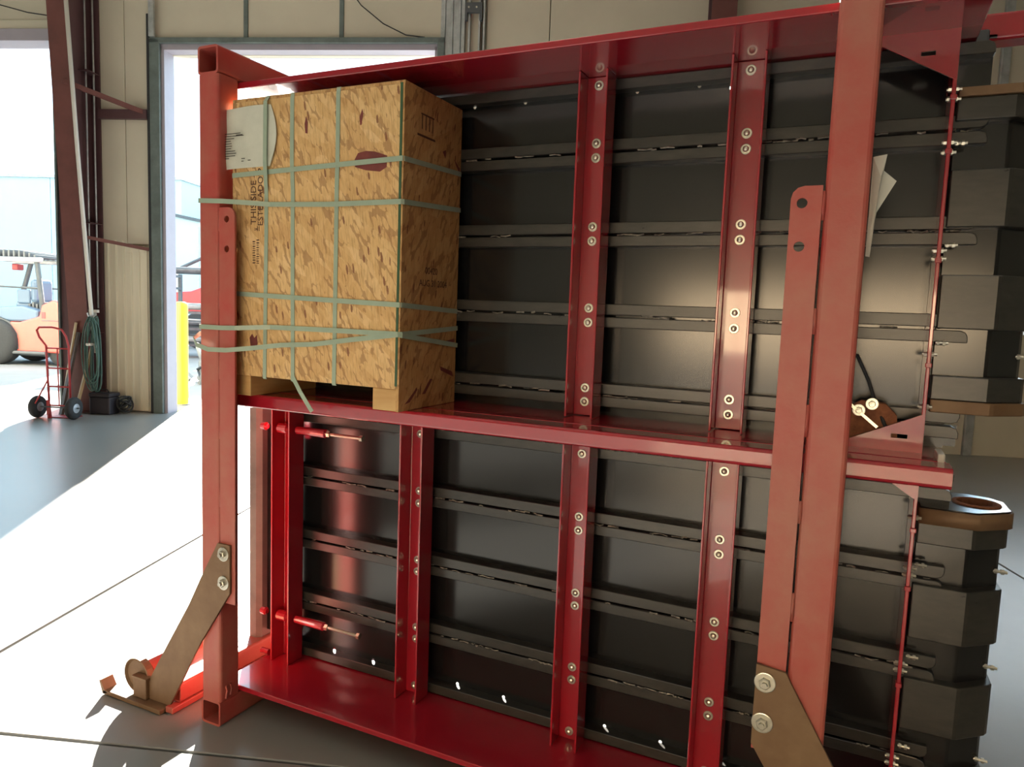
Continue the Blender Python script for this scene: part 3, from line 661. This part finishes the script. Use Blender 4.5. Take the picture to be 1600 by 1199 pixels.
# packing list in a clear pouch
pl = MB(); nx, nz = 12, 8; g = []
for j in range(nz+1):
    for i in range(nx+1):
        a = i/nx; b = j/nz; x = .062+a*.236; z = 2.083+b*.208+.006*math.sin(a*2)
        x += (.030*math.sin(pi*b) if i == nx else 0)+(-.004*math.sin(pi*b*2) if i == 0 else 0)
        y = CY0-.005-.003*math.sin(a*7+b*3)-.004*abs(math.sin(b*5))*(1-a)
        g.append((x, y, z))
n_ = len(g); pl.add(g+[(x, y+.0015, z) for x, y, z in g], [(j*(nx+1)+i, j*(nx+1)+i+1, (j+1)*(nx+1)+i+1, (j+1)*(nx+1)+i) for j in range(nz) for i in range(nx)] + [(n_+(j+1)*(nx+1)+i, n_+(j+1)*(nx+1)+i+1, n_+j*(nx+1)+i+1, n_+j*(nx+1)+i) for j in range(nz) for i in range(nx)])
po = pl.build('packing_list', 'film', cr, smooth=True); po['label'] = 'white packing list in a clear pouch'
mb = MB(); random.seed(11)
for k in range(11):
    z = 2.205-k*.0085; L_ = [.060, .095, .05, .034, .038, .04, .036, .055, .06, .055, .026][k]; x = .090
    mb.box(x, x+L_, CY0-.0150, CY0-.0140, z, z+.0022)
for x, z, L_ in ((.15, 2.205, .02), (.15, 2.199, .03), (.175, 2.117, .016), (.205, 2.11, .012), (.175, 2.108, .01)): mb.box(x, x+L_, CY0-.0150, CY0-.0140, z, z+.0025)
mb.build('print', 'ink', po)['kind'] = 'stuff'
# big dark strands and stamped lettering
def fleck(par, poly, mat='knot', axis='y', v=None):
    if axis == 'y': return MB().prism(poly, CY0-.0006, CY0+.002, 'y').build('dark_strand', mat, par)
    return MB().prism(poly, CX1-.002, CX1+.0006, 'x').build('dark_strand', mat, par)
fleck(cr, [(.655, 2.092), (.668, 2.112), (.70, 2.117), (.735, 2.113), (.782, 2.098), (.781, 2.062), (.755, 2.049), (.70, 2.056), (.657, 2.068)])
fleck(cr, [(.445, 2.22), (.452, 2.245), (.459, 2.225), (.458, 2.188), (.449, 2.19)]); fleck(cr, [(.672, 2.225), (.682, 2.25), (.687, 2.235), (.680, 2.20), (.674, 2.20)])
fleck(cr, [(.20, 1.49), (.212, 1.505), (.222, 1.49), (.235, 1.502), (.238, 1.47), (.222, 1.44), (.205, 1.455)]); fleck(cr, [(.755, 1.965+.12), (.765, 2.10), (.768, 2.085)])
for yz in ([(.08, 1.30), (.13, 1.335), (.15, 1.352), (.155, 1.343), (.11, 1.305)], [(.185, 1.325), (.235, 1.375), (.25, 1.372), (.205, 1.325)], [(.30, 1.415), (.385, 1.392), (.395, 1.372), (.305, 1.40)], [(.34, 1.505), (.395, 1.512), (.40, 1.50), (.35, 1.497)], [(.28, 2.155), (.302, 2.165), (.30, 2.135)], [(.36, 2.145), (.40, 2.12), (.402, 2.10), (.37, 2.13)]):
    fleck(cr, yz, axis='x')
org = ORG[cr.name]
def lab(txt, x, z, size, mat='ink_brown'):
    me = text_mesh(txt, size, lambda a, b, c: (x-b-org.x, CY0-.0008-c-org.y, z+a-org.z)); tag(link('stamp', me, mat, cr), kind='stuff')
def lab2(txt, x, z, size): lab(txt, x, z, size)
lab('THIS SIDE', .219, 1.967, .036); lab('ESTE LADO P', .251, 1.985, .034)
mb = MB()
for dx in (-.004, .004): mb.box(.240+dx-.0012, .240+dx+.0012, CY0-.0008, CY0, 1.868, 1.885)
for a, b in (((.222, 1.872), (.238, 1.874)), ((.222, 1.878), (.236, 1.876))): mb.bar((a[0], CY0-.0004, a[1]), (b[0], CY0-.0004, b[1]), .0008, .0022)
mb.build('stamp', 'ink_brown', cr)['kind'] = 'stuff'
for k in range(2):
    mb = MB(); random.seed(20+k)
    z = 1.755
    while z < 1.838:
        h = random.uniform(.003, .007); mb.box(.214+k*.018, .224+k*.018+random.uniform(0, .003), CY0-.0007, CY0, z, z+h*.6); z += h+.003
    mb.build('stamp', 'ink_brown', cr)['kind'] = 'stuff'
def side_text(txt, y, z, size, mat='ink_brown'):
    me = text_mesh(txt, size, lambda a, b, c: (CX1+.0008+c-org.x, y+a-org.y, z+b-org.z)); tag(link('stamp', me, mat, cr), kind='stuff')
side_text('00420', .225, 1.744, .032); side_text('AUG 31 2004', .240, 1.702, .032)
mb = MB()
for k in range(3): mb.box(CX1, CX1+.0006, .145+k*.022, .150+k*.022, 2.20, 2.245)
mb.box(CX1, CX1+.0006, .14, .22, 2.245, 2.25); mb.box(CX1, CX1+.0006, .21, .215, 2.20, 2.25); mb.box(CX1, CX1+.0006, .12, .23, 2.175, 2.182); mb.build('stamp', 'ink_brown', cr)['kind'] = 'stuff'

# bands holding the crate to the rack post (things of their own)
def strap_thing(pts, label, wd=(0, 0, 1), w=.0165):
    p0 = Vector(pts[0]); mb = flatband(None, '', [Vector(p)-p0 for p in pts], w, .0014, wd=wd)
    o = mb.build('rack_strap', 'strap'); o.location = p0; return tag(o, label, 'strap', 'bands tying the crate to the post')
yf = -.0045; yc = ys-.0032
strap_thing([(-.003, .11, 1.975), (-.003, .004, 1.975), (.002, -.0025, 1.974), (.12, -.0055, 1.968), (.178, -.0045, 1.964), (.30, yc, 1.958), (.56, yc, 1.951), (CX1-.004, yc, 1.952), (CX1+.003, CY0+.004, 1.952), (CX1+.003, CY1, 1.975)], 'green band round post and crate, highest of the three')
strap_thing([(-.003, .11, 1.525), (-.003, .004, 1.523), (.002, -.0025, 1.522), (.12, -.0055, 1.522), (.178, -.0045, 1.524), (.30, yc, 1.532), (.56, yc, 1.533), (CX1-.004, yc-.001, 1.532), (CX1+.0045, CY0+.004, 1.532), (CX1+.0045, CY1, 1.550)], 'tight green band round post and crate, below the middle')
strap_thing([(-.010, .055, 1.498), (-.020, .02, 1.495), (-.014, -.015, 1.478), (.02, -.032, 1.458), (.08, -.035, 1.444), (.15, -.02, 1.444), (.24, .005, 1.455), (.36, .032, 1.472), (.50, yc-.002, 1.482), (.66, yc-.002, 1.506), (CX1-.004, yc-.0025, 1.531), (CX1+.006, CY0+.004, 1.528), (CX1+.006, CY1, 1.487)], 'slack green band curling out from the left post')

# papers tucked behind the right-hand post
pp = empty('folded_papers', (2.18, .04, 1.784), 0, 'folded white papers tucked behind the near right-hand post', 'paper')
def sheet(vs, name):
    mb = MB(); n = len(vs); mb.add([*vs]+[(x, y+.0012, z) for x, y, z in vs], [tuple(range(n)), tuple(range(2*n-1, n-1, -1))]+[(i, (i+1) % n, n+(i+1) % n, n+i) for i in range(n)]); return mb.build(name, 'paper', pp)
sheet([(2.178, .062, 1.784), (2.188, .060, 1.782), (2.192, .052, 1.88), (2.198, .05, 1.97), (2.208, .058, 2.024), (2.178, .062, 2.020)], 'sheet')
sheet([(2.184, .070, 1.79), (2.195, .074, 1.89), (2.233, .085, 1.965), (2.196, .076, 1.996), (2.180, .07, 1.99)], 'sheet')

# ------------------------------------------------------------------ things by the door pier
ht = empty('hand_truck', W(-.79, -.86, 0), WA, 'red two-wheeled hand truck parked before the column', 'hand truck', local=True)
tb = MB().tube([(-.13, .02, .10), (-.14, .0, .95), (-.20, -.04, 1.06), (-.215, -.06, 1.15), (-.18, -.06, 1.19), (.0, -.06, 1.195), (.12, -.05, 1.17), (.165, -.03, 1.08), (.175, .0, .95), (.165, .02, .10)], .014, 8); tb.build('frame', 'truck_red', ht, smooth=True)
for z in (.92, .66, .42, .17): MB().tube([(-.137, .005, z), (.168, .005, z)], .011, 8).build('crossbar', 'truck_red', ht, smooth=True)
MB().tube([(.015, .01, .17), (.015, .0, .92)], .009, 6).build('centre_bar', 'truck_red', ht); MB().tube([(-.13, .0, .5), (-.22, -.12, .2)], .010, 6).build('axle_brace', 'truck_red', ht)
MB().tube([(-.34, -.02, .15), (.32, -.02, .15)], .010, 8).build('axle', 'fk_grey', ht); MB().box(-.15, .17, .02, .24, .004, .014).build('toe_plate', 'truck_red', ht)
MB().prism([(-.15, .05), (-.09, .0), (-.11, .22), (-.15, .24)], -.01, .01, 'y').build('axle_plate', 'truck_red', ht); MB().box(-.125, -.105, -.03, .0, 0, .06).build('stop_foot', 'truck_red', ht)
for sx in (-1, 1):
    c = (-.27, -.02, .148) if sx < 0 else (.235, -.02, .148)
    wh = MB().lathe((c[0]-.035, c[1], c[2]), (1, 0, .0), [(0, .07), (0, .115), (.012, .138), (.03, .147), (.05, .147), (.068, .138), (.08, .115), (.08, .07)], 24).build('wheel', 'rubber', ht, smooth=True)
    MB().lathe((c[0]-.04, c[1], c[2]), (1, 0, 0), [(0, .02), (.005, .062), (.085, .062), (.09, .02)], 16).build('hub', 'hub', wh)
    wh.rotation_euler = (0, 0, 0)
def lean(name, pa, pb, w, h, mat, label):
    p0 = W(*pa); p1 = W(*pb); o = MB().bar((0, 0, 0), p1-p0, w, h).build(name, mat); o.location = p0; return tag(o, label, 'board', 'boards leaning behind the hand truck')
lean('leaning_board', (-.93, -.62, .0), (-.80, -.43, 1.12), .10, .03, 'board_dark', 'dark plank leaning behind the hand truck')
lean('leaning_board', (-.75, -.60, .0), (-.60, -.41, .98), .05, .03, 'board', 'pale plank leaning behind the hand truck')
lean('leaning_board', (-.98, -.56, .0), (-.84, -.41, 1.25), .07, .02, 'board', 'grey-brown plank at the back of the leaning boards')
hs = empty('coiled_hose', W(-.56, -.50, .35), WA, 'coil of dark green hose hanging on the column', 'hose', local=True)
random.seed(5)
for k in range(9):
    w0 = random.uniform(.06, .135); bz = random.uniform(-.05, .15); tz = random.uniform(.93, 1.0); cx = random.uniform(-.03, .05); yy = -.04+.012*k
    pts = []
    for i in range(28):
        a = 2*pi*i/28; zz = (tz+bz)/2+(tz-bz)/2*math.cos(a); wide = w0*(1.0-.45*((zz-bz)/(tz-bz)))
        pts.append((cx+wide*math.sin(a)+.01*math.sin(3*a+k), yy+.006*math.sin(2*a+k), zz))
    MB().tube(pts, .009, 6, closed=True).build('loop', 'hose', hs, smooth=True)
MB().box(-.03, .035, -.075, .09, .60, .635).build('tie', 'conduit', hs, bevel=.01)
MB().tube([(0, .10, 1.0), (0, -.05, 1.0), (0, -.07, 1.04)], .01, 6).build('hook', 'galv', hs)
bx = empty('tool_box', W(-.50, -.28, 0), WA, 'low black tool box on the floor by the pier', 'box', local=True)
MB().box(-.18, .12, -.13, .10, 0, .24).build('body', 'bag', bx, bevel=.02); MB().box(-.185, .125, -.135, .105, .24, .295).build('lid', 'bag', bx, bevel=.015); MB().tube([(-.1, -.02, .29), (-.08, -.02, .335), (.02, -.02, .335), (.04, -.02, .29)], .008, 6).build('handle', 'rubber', bx, smooth=True)
wc = empty('cable_heap', W(-.28, -.22, 0), WA, 'dark tangled cable heap beside the black tool box', 'cable', local=True)
random.seed(9)
for k in range(7):
    R_ = random.uniform(.08, .15); cz = random.uniform(.08, .2); tilt = random.uniform(.3, 1.2); ph = random.uniform(0, 6)
    pts = []
    for i in range(20):
        a = 2*pi*i/20; x = R_*math.cos(a); y = R_*math.sin(a)*math.cos(tilt); z = cz+R_*math.sin(a)*math.sin(tilt)
        pts.append((x*math.cos(ph)-y*math.sin(ph)*.6, (x*math.sin(ph)+y*math.cos(ph))*.6, max(.012, z)))
    MB().tube(pts, .011, 6, closed=True).build('loop', 'rubber', wc, smooth=True)

# ------------------------------------------------------------------ outside
bo = empty('bollard', W(-.13, .95, -.012), WA, 'yellow steel bollard just outside the door behind the rack', 'bollard', local=True)
MB().lathe((0, 0, 0), (0, 0, 1), [(0, .10), (1.53, .10), (1.57, .085), (1.59, .04)], 24).build('post', 'yellow', bo, smooth=False)
MB().lathe((0, 0, 0), (0, 0, 1), [(0, .12), (.02, .12)], 24).build('base', 'asphalt', bo)

fk = empty('forklift', W(-6.6, 6.2, -.012), WA, 'orange forklift with dark overhead guard parked outside the left door', 'forklift', local=True)
def fb(n, x0, x1, y0, y1, z0, z1, mat, bev=.03, par=None): return MB().box(x0, x1, y0, y1, z0, z1).build(n, mat, par or fk, bevel=bev)
Yn, Yf = -.55, .65
MB().prism([(-1.7, .36), (-.30, .36), (-.18, .30), (.86, .30), (.95, .42), (.95, .95), (.90, 1.42), (.70, 1.50), (.42, 1.38), (.35, 1.12), (-.12, .98), (-.5, .98), (-.62, 1.05), (-1.7, 1.05)], Yn, Yf, 'y').build('body', 'orange', fk, bevel=.04)
MB().prism([(.42, 1.02), (.93, 1.02), (.93, 1.04), (.42, 1.04)], Yn-.006, Yn, 'y').build('panel_line', 'fk_grey', fk); MB().box(.43, .52, Yn-.006, Yn, 1.08, 1.22).build('vent', 'truck_red', fk)
MB().prism([(-.75, .98), (.30, .99), (.30, 1.25), (-.1, 1.35), (-.75, 1.30)], Yn+.05, Yf-.05, 'y').build('hood', 'fk_seat', fk, bevel=.05)
fb('side_step', -.52, .55, Yn-.08, Yn+.1, .25, .33, 'fk_grey'); fb('chassis', -1.7, .9, Yn+.15, Yf-.15, .2, .5, 'fk_grey')
fb('seat_base', -.5, .05, -.2, .3, 1.3, 1.42, 'fk_seat', .05); fb('seat_back', -.12, .06, -.22, .32, 1.42, 1.95, 'fk_seat', .07); fb('seat_side', -.42, -.10, -.24, -.18, 1.40, 1.72, 'fk_seat', .03)
for y in (Yn+.06, Yf-.06):
    MB().tube([(.42, y, 1.25), (.30, y, 2.35)], .055, 8).build('guard_post', 'fk_grey', fk); MB().tube([(-1.15, y, 1.05), (-.72, y, 2.35)], .055, 8).build('guard_post', 'fk_grey', fk); MB().tube([(-1.0, y, 1.78), (.33, y, 1.75)], .025, 6).build('guard_rail', 'fk_grey', fk)
fb('guard_frame', -1.2, .42, Yn-.02, Yn+.12, 2.33, 2.44, 'galv', .03); fb('guard_frame', -1.2, .42, Yf-.12, Yf+.02, 2.33, 2.44, 'galv', .03)
for k in range(12): fb('guard_bar', -1.15+k*.125, -1.10+k*.125, Yn+.05, Yf-.05, 2.44, 2.60-.006*max(0, k-7)**2, 'fk_grey', .01)
fb('beacon', -.65, -.5, -.1, .1, 2.16, 2.3, 'truck_red', .02)
for k in range(5): fb('engine_part', -.1+k*.09, -.04+k*.09, -.3, .3, 1.25, 1.4+.04*(k % 2), 'fk_grey', .01)
def wheel(x, R_, y0, y1):
    wh = MB().lathe((x, y0, R_), (0, 1, 0), [(0, R_*.55), (0, R_*.86), (.05, R_*.97), (.1, R_), (y1-y0-.1, R_), (y1-y0-.05, R_*.97), (y1-y0, R_*.86), (y1-y0, R_*.55)], 28).build('wheel', 'rubber', fk, smooth=True)
    MB().lathe((x, y0+.03, R_), (0, 1, 0), [(0, .04), (.01, R_*.3), (.03, R_*.52), (.06, R_*.56)], 20).build('hub', 'hub', wh)
wheel(-.68, .52, Yn-.12, Yn+.22); wheel(-.68, .52, Yf-.22, Yf+.12); wheel(.80, .30, Yn+.04, Yn+.28); wheel(.80, .30, Yf-.28, Yf-.04)
MB().prism([(-1.18, .36), (-.15, .36), (-.18, .72), (-.36, .98), (-.68, 1.1), (-1.0, .98), (-1.18, .72)], Yn-.004, Yn+.05, 'y').build('wheel_arch', 'fk_grey', fk)
fb('mast', -2.1, -1.85, -.5, .6, .1, 2.7, 'fk_grey'); 

bd = empty('far_building', W(-26, 26, -.012), WA, 'pale blue warehouse beyond the yard with a rooftop unit', 'building', local=True)
for k in range(6): MB().box(-10+k*3.57, -6.46+k*3.57, 0, 12, 0, 7.6).build('wall_panel', 'building', bd)
MB().box(-10.1, 11.45, -.1, 12, 7.6, 7.75).build('roof_edge', 'galv', bd)
ru = MB().box(4.0, 5.2, 1.0, 2.2, 7.95, 9.2).build('rooftop_unit', 'building', bd); MB().box(3.95, 5.3, .95, 2.3, 7.75, 7.95).build('curb', 'galv', ru)
b2 = empty('trailer_shed', W(-9.1, 24, -.012), WA, 'pale blue shed with a sloping roof beyond the pipe racks', 'building', local=True)
MB().prism([(-4.9, 0), (6, 0), (6, 3.6), (-4.9, 5.6)], 0, 8, 'y').build('wall', 'building', b2); MB().prism([(-5, 5.6), (6.1, 3.58), (6.1, 3.72), (-5, 5.75)], -.1, 8, 'y').build('roof', 'fk_grey', b2)
for k in range(8): MB().box(-4.85+k*1.3, -4.78+k*1.3, -.03, 0, 0, 5.55-.23*k-.25).build('wall_rib', 'galv', b2)

pr_ = empty('pipe_rack', W(-5.1, 9.5, -.012), WA, 'dark steel rack stacked with long pipes out in the yard', 'rack', local=True)
for x in (-.9, .6, 2.1):
    for y in (0, 1.4): MB().box(x, x+.09, y, y+.09, 0, 2.35).build('upright', 'pipe', pr_)
    for z in (.35, .8, 1.25, 1.9, 2.25): MB().box(x, x+.09, 0, 1.4, z, z+.07).build('arm', 'pipe', pr_)
for z in (.45, .9, 1.35): 
    MB().box(-1, 2.3, -.03, .04, z-.12, z-.05).build('rail', 'pipe', pr_)
def pipes(z, n, r, mat, lab_):
    for k in range(n):
        p = W(-1.9, 9.5, 0); o = MB().tube([(0, 0, 0), tuple(WU*3.6)], r, 12).build('steel_pipe', mat, smooth=False); o.location = W(-6.2, 9.62+k*(2*r+.01), z+r+.0715-.012); tag(o, lab_, 'pipe', 'pipes on the yard rack')
pipes(2.27, 5, .085, 'pipe', 'thick dark pipe on the top arms of the yard pipe rack')
pipes(1.27, 5, .09, 'scrap', 'grey pipe on the middle arms of the yard pipe rack'); pipes(.82, 6, .09, 'pipe', 'dark pipe on the low arms of the yard pipe rack'); pipes(.37, 6, .09, 'scrap', 'grey pipe on the lowest arms of the yard pipe rack')
rm = empty('red_machine', W(-6.6, 13.5, -.012), WA, 'red farm machine standing behind the yard pipe rack', 'machine', local=True)
MB().prism([(-2.6, 1.2), (1.6, 1.2), (1.6, 2.0), (.6, 2.3), (-.5, 1.9), (-2.6, 1.75)], 0, 1.2, 'y').build('body', 'truck_red', rm, bevel=.05)
for x in (-1.8, -.2, 1.2): MB().lathe((x, -.1, .6), (0, 1, 0), [(0, .3), (0, .55), (.05, .6), (.25, .6), (.3, .55), (.3, .3)], 20).build('wheel', 'rubber', rm)
MB().box(-1.6, -.9, -.02, .0, 1.85, 2.6).build('white_panel', 'conduit', rm); MB().tube([(-2.4, .2, 2.0), (-.2, .2, 3.0), (1.2, .2, 2.5)], .06, 8).build('boom', 'pipe', rm)
random.seed(31)
for k in range(16):
    a = W(-1.75+random.uniform(-.4, .5), 4.0+random.uniform(-.4, .6), -.012)
    o = MB(); s = random.uniform(.08, .2); o.tube([(0, 0, .02), (random.uniform(-.3, .3), random.uniform(-.2, .2), random.uniform(.1, .5)), (random.uniform(-.35, .35), random.uniform(-.2, .2), random.uniform(.3, .95))], [s*.4, s*.3, s*.2], 6)
    ob = o.build('scrap_piece', random.choice(('scrap', 'pipe', 'scrap'))); ob.location = a; tag(ob, 'bent grey scrap piece in the heap behind the yellow bollard', 'scrap', 'scrap heap by the door')
